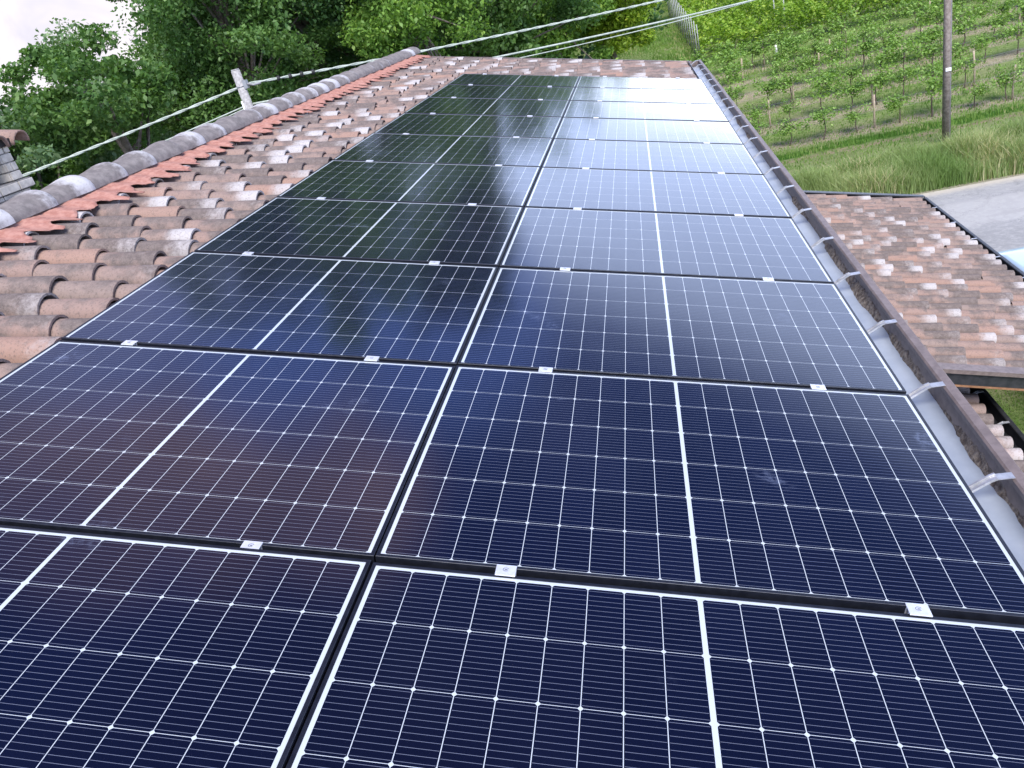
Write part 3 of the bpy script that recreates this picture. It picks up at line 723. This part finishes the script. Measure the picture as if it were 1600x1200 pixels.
TREES = [  # az, d, top z, radius, material, leaves, size, seed, kwargs, label
    (-46.5, 19, 5.2, 2.6, 'leaf_pale', 34000, .13, 1, dict(clump=.7), 'pale leafy tree at the left edge beyond the chimney'),
    (-41.0, 25, 3.3, 2.6, 'leaf_mid', 36000, .14, 2, dict(clump=.7), 'bushy green tree just right of the chimney cap'),
    (-36.5, 27, 3.9, 2.8, 'leaf_pale', 36000, .13, 3, dict(clump=.65, sparse=.1), 'thin topped grey green tree against the white sky at left'),
    (-31.0, 29, 4.2, 3.0, 'leaf_mid', 48000, .13, 14, dict(clump=.7), 'bushy mid green tree behind the leaning trunk'),
    (-34.0, 21, 2.9, 1.9, 'leaf_mid', 16000, .12, 4, dict(clump=.55, lean=(-.07, .0), trunk_r=.2, crown0=.66), 'tree with a leaning bare trunk left of the mast'),
    (-26.5, 27, 11.8, 3.1, 'leaf_mid', 80000, .12, 5, dict(clump=.9), 'tall green tree directly behind the mast'),
    (-21.5, 30, 15.5, 4.0, 'leaf_dark', 110000, .135, 6, dict(clump=1.), 'tallest dark green tree right of the mast'),
    (-15.0, 27, 15.2, 2.9, 'leaf_bright', 100000, .12, 7, dict(clump=.85), 'bright green tree above the far end of the ridge'),
    (-10.0, 33, 8.3, 3.6, 'leaf_mid', 60000, .16, 8, dict(clump=.9), 'mid green tree behind the middle of the far eave'),
    (-7.6, 37, 17.2, 2.7, 'leaf_dark', 40000, .16, 15, dict(clump=.9, crown0=.60), 'very tall slim tree with a high crown behind the far eave'),
    (-5.6, 40, 8.0, 3.4, 'leaf_bright', 56000, .17, 9, dict(clump=.9), 'rounded green tree left of the yellow green one'),
    (-1.9, 42, 5.2, 3.0, 'leaf_yellow', 52000, .16, 10, dict(clump=.75), 'yellow green tree beside the grass lane'),
]
for az, d, top, rad, mt_, nl, sz, sd_, kw, lab in TREES:
    x, y = at(az, d); tree('broadleaf_tree', lab, x, y, top, rad, mt_, nl, sz, sd_, **{'crown0': .12, **kw})
def wood():
    g = np.random.default_rng(40); P = []
    for az in np.arange(-58, 3.5, 1.9):
        for d, hh in ((48, 7.5), (60, 10)):
            if az > -3 and d < 55: continue
            if d == 60 and az > 1.5: dd = 85
            else: dd = d+g.normal(0, 2)
            if az > -4: hh = 6
            if -44 < az < -31: hh = 4.6 if d == 48 else 4.8
            x, y = at(az, dd); z = float(gz(x, y)); 
            for _ in range(26):
                c = np.array([x, y, z+hh*g.random()**.8])+g.normal(0, 1, 3)*np.array([1.2, 1.2, .3])
                q = g.normal(0, 1, (75, 3)); q /= np.linalg.norm(q, axis=1)[:, None]; P.append(c+q*(g.random(75)**.4)[:, None]*1.1)
    P = np.concatenate(P); V, F = leaf_cloud(P, .36, g)
    n = len(P); col = np.repeat(np.stack([g.random(n), g.random(n)*.9, g.random(n), np.ones(n)], 1), 4, 0)
    tag(mesh_np('woodland', V, F, M['leaf_dark'], None, col), 'dark wood closing the view behind the nearer trees', 'woodland', kind='stuff')
wood()

# ------------------------------------------------------------------ vineyard
def vine_meshes(n=7):
    out = []
    for s in range(n):
        g = np.random.default_rng(100+s); h = .62+.1*g.random(); lean = g.normal(0, .05)
        t = MB().tube([(0, 0, -.05), (lean, 0, h*.5), (lean*.5, .01, h)], [.026, .02, .016], 6)
        for q in range(4): t.tube([(lean*.5, 0, h-.03), (g.normal(0, .22), g.normal(0, .08), h+.22+.15*g.random())], [.012, .004], 4)
        P = []
        for _ in range(13):
            c = np.array([g.normal(0, .30), g.normal(0, .11), h+.14+.15*g.normal()]); q = g.normal(0, 1, (44, 3)); P.append(c+q*np.array([.11, .08, .08]))
        P = np.concatenate(P); V, F = leaf_cloud(P, .094, g, lean=1.0); m_ = len(P)
        col = np.repeat(np.stack([np.clip(g.normal(.5, .25, m_), 0, 1), g.random(m_), g.random(m_), np.ones(m_)], 1), 4, 0)
        out.append(((t.V, t.F), (V, F, col)))
    return out
vm = vine_meshes(); protoV = []
RO = ['first', 'second', 'third', 'fourth', 'fifth', 'sixth', 'back']
for i, ((tv, tf), (V, F, col)) in enumerate(vm):
    r = empty('vine_plant', (0, 0, 0)); mesh_np('trunk', tv, tf, M['vinewood'], r); mesh_np('foliage', V, F, M['leaf_vine'], r, col); protoV.append(r)
used = set(); g = np.random.default_rng(55); k = 0
def nth(n): return {1: 'first', 2: 'second', 3: 'third', 4: 'fourth', 5: 'fifth', 6: 'sixth', 7: 'seventh', 8: 'eighth', 9: 'ninth', 10: 'tenth', 11: 'eleventh', 12: 'twelfth', 13: 'thirteenth', 14: 'fourteenth', 15: 'fifteenth', 16: 'sixteenth'}.get(n, str(n)+'th')
for row in range(6):
    nv_ = 0
    y = 27.0+2.4*row; x = 3.6+.5*g.random()-row*.15
    while x < .9+(y+1.5)*.415+.6:
        yy = y+g.normal(0, .06); xx = x+g.normal(0, .12)
        j = int(g.integers(0, len(protoV)))
        if g.random() > .06:
            if j in used: o = copy_tree(protoV[j])
            else: o = protoV[j]; used.add(j)
            o.location = (xx, yy, float(gz(xx, yy))); o.rotation_euler = (0, 0, g.choice([0, math.pi])+g.normal(0, .25)); s = g.uniform(.78, 1.22)*(1+.04*row); o.scale = (s, s, s*g.uniform(.9, 1.1)); k += 1
            nv_ += 1; tag(o, f"young vine, {nth(nv_)} from the left in the {RO[row]} row above the green strip", 'vine', 'young vines in rows on the slope')
        x += 1.02 if row else 1.2
for p_ in protoV:
    if protoV.index(p_) not in used:
        for ch_ in [q for q in bpy.data.objects if q.parent == p_]: bpy.data.objects.remove(ch_)
        bpy.data.objects.remove(p_)
sp = None; g = np.random.default_rng(56)
for row in range(6):
    y = 27.05+2.4*row; x = 3.9+(row % 3)*1.3
    n_ = 0
    while x < .9+(y+1.5)*.415+.5:
        z = float(gz(x, y)); h = 1.0+.15*g.random(); n_ += 1
        o = MB().tube([(0, 0, -.1), (0, 0, h*.5), (g.normal(0, .02), 0, h)], [.034, .033, .031], 8).build('vineyard_post', M['post_wood'], smooth=True, loc=(x, y, z))
        tag(o, f"wooden stake, {nth(n_)} from the left in the {RO[row]} vine row above the green strip", 'stake', 'wooden stakes in the young vine rows')
        x += 3.8+g.normal(0, .3)
    A = MB()
    for zz in (.55, .85): A.tube([(xx, y, float(gz(xx, y))+zz+.02*math.sin(xx)) for xx in np.arange(3.2, .9+(y+1.5)*.43+1, 1.5)], .0035, 4)
    tag(A.build('trellis_wire', M['wire']), f"thin wires strung along the {RO[row]} vine row counted up from the mown strip", 'wire', 'trellis wires of the vine rows')
for i, (x, y, h, lab) in enumerate(((7.2, 39.9, .75, 'short white plant guard at the left end of the back vine row'), (15.6, 42.2, .8, 'short white plant guard at the back right beside the pole'))):
    tag(MB().tube([(0, 0, -.05), (0, 0, h)], .07, 10).build('plant_guard', M['white'], smooth=True, loc=(x, y, float(gz(x, y)))), lab, 'plant guard')
def lush():
    g = np.random.default_rng(60); P = []
    for row in range(15):
        y = 42.3+2.35*row; x0 = 3.9-.06*row
        n = int((40-x0)*(270 if row < 8 else 170))
        x = g.uniform(x0, .9+(y+1.5)*.43+3, n); h = 1.3+.25*np.sin(x*1.7+row)+.2*np.sin(x*4.1+row*2)+.2*np.sin(x*9+row)
        yy = y+g.normal(0, .42, n); z = gz(x, yy)+.25+h*np.sqrt(g.random(n)); P.append(np.stack([x, yy, z], 1))
    P = np.concatenate(P); V, F = leaf_cloud(P, .17, g, lean=.9); n = len(P)
    yel = np.clip(.5-.06*(P[:, 0]-5)+.12*g.normal(0, 1, n), 0, 1)
    col = np.repeat(np.stack([np.clip(yel+.15*g.normal(0, 1, n), 0, 1), g.random(n), g.random(n), np.ones(n)], 1), 4, 0)
    tag(mesh_np('mature_vines', V, F, M['leaf_lush'], None, col), 'dense yellow green mass of mature vines on the upper slope', 'vines', kind='stuff')
lush()
fp = None
for i in range(15):
    y = 42.6+1.18*i; x = 3.86-.045*i
    o = MB().tube([(0, 0, -.1), (0, 0, 1.9)], .027, 8)
    if i == 0: fp = o.build('fence_post', M['grey_post'], smooth=True); q = fp
    else: q = fp.copy(); C.objects.link(q)
    q.location = (x, y, float(gz(x, y)))
    tag(q, f'grey row end post, {nth(i+1)} from the near end, left edge of the mature vines', 'post', 'grey posts along the grass lane')
for i in range(7):
    q = fp.copy(); C.objects.link(q); x = 6.6+.35*i; y = 60.5+.4*(i % 3); q.location = (x, y, float(gz(x, y)))
    tag(q, f'grey post, {nth(i+1)} from the left in the far cluster above the mature vines', 'post', 'grey posts above the mature vines')
for x, y, lab in ((7.9, 44.0, 'left of the pair of tall posts among the mature vines'), (8.35, 43.8, 'right of the pair of tall posts among the mature vines'), (11.9, 49.5, 'lone tall grey post at the back of the mature vines'), (14.0, 49.5, 'tall grey post behind the right part of the mature vines')):
    q = fp.copy(); C.objects.link(q); q.location = (x, y, float(gz(x, y))); q.scale = (1, 1, 1.15)
    tag(q, 'grey vineyard post, '+lab, 'post', 'tall grey posts among the mature vines')

# ------------------------------------------------------------------ grasses
def blades(name, label, mat, n, xr, yr, h, wd, seed, hfun=None, dens=None, bend=.35):
    g = np.random.default_rng(seed); x = g.uniform(*xr, n); y = g.uniform(*yr, n)
    if dens is not None: kk = g.random(n) < dens(x, y); x, y = x[kk], y[kk]
    n = len(x); hh = h*(.55+.6*g.random(n))*(hfun(x, y) if hfun else 1)
    an = g.uniform(0, 2*math.pi, n); dx, dy = np.cos(an), np.sin(an); ba = g.uniform(0, 2*math.pi, n); bd = bend*hh*g.random(n)
    z = gz(x, y)-.02
    c0 = np.stack([x, y, z], 1); up = np.stack([np.cos(ba)*bd*.3, np.sin(ba)*bd*.3, hh*.6], 1); tp = np.stack([np.cos(ba)*bd, np.sin(ba)*bd, hh], 1); sd_ = np.stack([dx, dy, 0*dx], 1)*wd
    V = np.stack([c0-sd_*.5, c0+sd_*.5, c0+up+sd_*.4, c0+up-sd_*.4, c0+tp+sd_*.06, c0+tp-sd_*.06], 1).reshape(-1, 3)
    b_ = np.arange(n)*6; F = np.concatenate([np.stack([b_, b_+1, b_+2, b_+3], 1), np.stack([b_+3, b_+2, b_+4, b_+5], 1)])
    patch = .5+.35*np.sin(x*1.3+y)+.2*np.sin(x*3.7)
    col = np.repeat(np.stack([np.clip(patch+.2*g.normal(0, 1, n), 0, 1), np.clip(g.random(n)*(.92+.25*np.sin(x*2.1+1)), 0, 1), g.random(n), np.ones(n)], 1), 6, 0)
    tag(mesh_np(name, V, F, M[mat], None, col), label, 'grass', kind='stuff')
blades('tall_grass', 'tall rough grass on the bank along the far road edge', 'grass_tall', 95000, (2, 16), (19.25, 22.2), .92, .017, 70, bend=.7,
       hfun=lambda x, y: (.72+.36*np.clip((x-4)/7, 0, 1))*(1-.45*np.clip((y-21)/1.2, 0, 1))*(.8+.3*np.sin(x*2.3)*np.sin(y*3+x)),
       dens=lambda x, y: np.clip(.75+.35*np.sin(x*1.9+y*2), 0, 1))
blades('short_grass', 'short grass between the bank and the young vines', 'grass_short', 60000, (2, 17), (21.5, 41), .10, .03, 71,
       dens=lambda x, y: np.where((y > 25.3) & (y < 26.1), 1, .55)*1.0, hfun=lambda x, y: np.where((y > 25.3) & (y < 26.1), 1.5, 1))
blades('lawn', 'mown green lawn below the lower gutter', 'grass_short', 30000, (3.6, 7.2), (4.5, 10.8), .06, .012, 72)
blades('lane_grass', 'grass on the lane between the trees and the vines', 'grass_short', 30000, (-6, 4), (42, 75), .16, .06, 73)

# ------------------------------------------------------------------ parked car
def car():
    c = tag(empty('parked_car', (6.50, 9.55, -5.585)), 'silvery white car whose roof shows past the porch gutter', 'car')
    prof = [(-2.05, .35), (-2.08, .75), (-1.95, .98), (-1.75, 1.38), (-1.35, 1.47), (0, 1.49), (.45, 1.42), (1.1, .98), (1.85, .86), (2.05, .62), (2.05, .32)]
    ws = [.80, .84, .84, .66, .60, .60, .62, .80, .78, .74, .72]
    V = []; n = len(prof)
    for s in (-1, -.93, 0, .93, 1):
        for (y, z), w_ in zip(prof, ws):
            V.append((s*w_, -y, z-(.05 if abs(s) == 1 and z > 1.1 else 0)+(0 if s else .02*(z > 1.1))))
    F = [(a*n+i, a*n+i+1, (a+1)*n+i+1, (a+1)*n+i) for a in range(4) for i in range(n-1)]
    F += [tuple(range(n))[::-1], tuple(4*n+i for i in range(n)), (0, n, 2*n, 3*n, 4*n, 4*n+n-1, 3*n+n-1, 2*n+n-1, n+n-1, n-1)]
    o = mesh_np('body', V, F, M['carpaint'], c, smooth=True); bv = o.modifiers.new('b', 'BEVEL'); bv.width = .05; bv.segments = 4; bv.limit_method = 'ANGLE'; bv.angle_limit = R(25)
    for s in (-1, 1):
        q = [(s*.715, 1.62, 1.28), (s*.845, 1.72, 1.0), (s*.84, -1.0, 1.0), (s*.675, -.5, 1.36), (s*.66, 1.2, 1.40)]
        q = [(a+s*.012, b_, z_) for a, b_, z_ in q]; mesh_np('side_window', q, [(0, 1, 2, 3, 4)], M['glassdark'], c)
        mesh_np('headlight', [(s*.45, -2.062, .62), (s*.7, -2.0, .62), (s*.72, -1.9, .75), (s*.45, -2.0, .76)], [(0, 1, 2, 3)], M['white'], c)
    mesh_np('windscreen', [(-.6, -.56, 1.385), (.6, -.56, 1.385), (.74, -1.08, 1.02), (-.74, -1.08, 1.02)], [(0, 1, 2, 3)], M['glassdark'], c)
    mesh_np('rear_window', [(-.6, 1.79, 1.34), (.6, 1.79, 1.34), (.74, 1.965, 1.02), (-.74, 1.965, 1.02)], [(0, 1, 2, 3)], M['glassdark'], c)
    for sx in (-1, 1):
        for yy in (-1.3, 1.3):
            w_ = MB().tube([(sx*.66, yy, .31), (sx*.86, yy, .31)], .31, 24).build('wheel', M['tyre'], c)
            MB().tube([(sx*.84, yy, .31), (sx*.865, yy, .31)], .2, 16).build('rim', M['rail'], w_)
car()
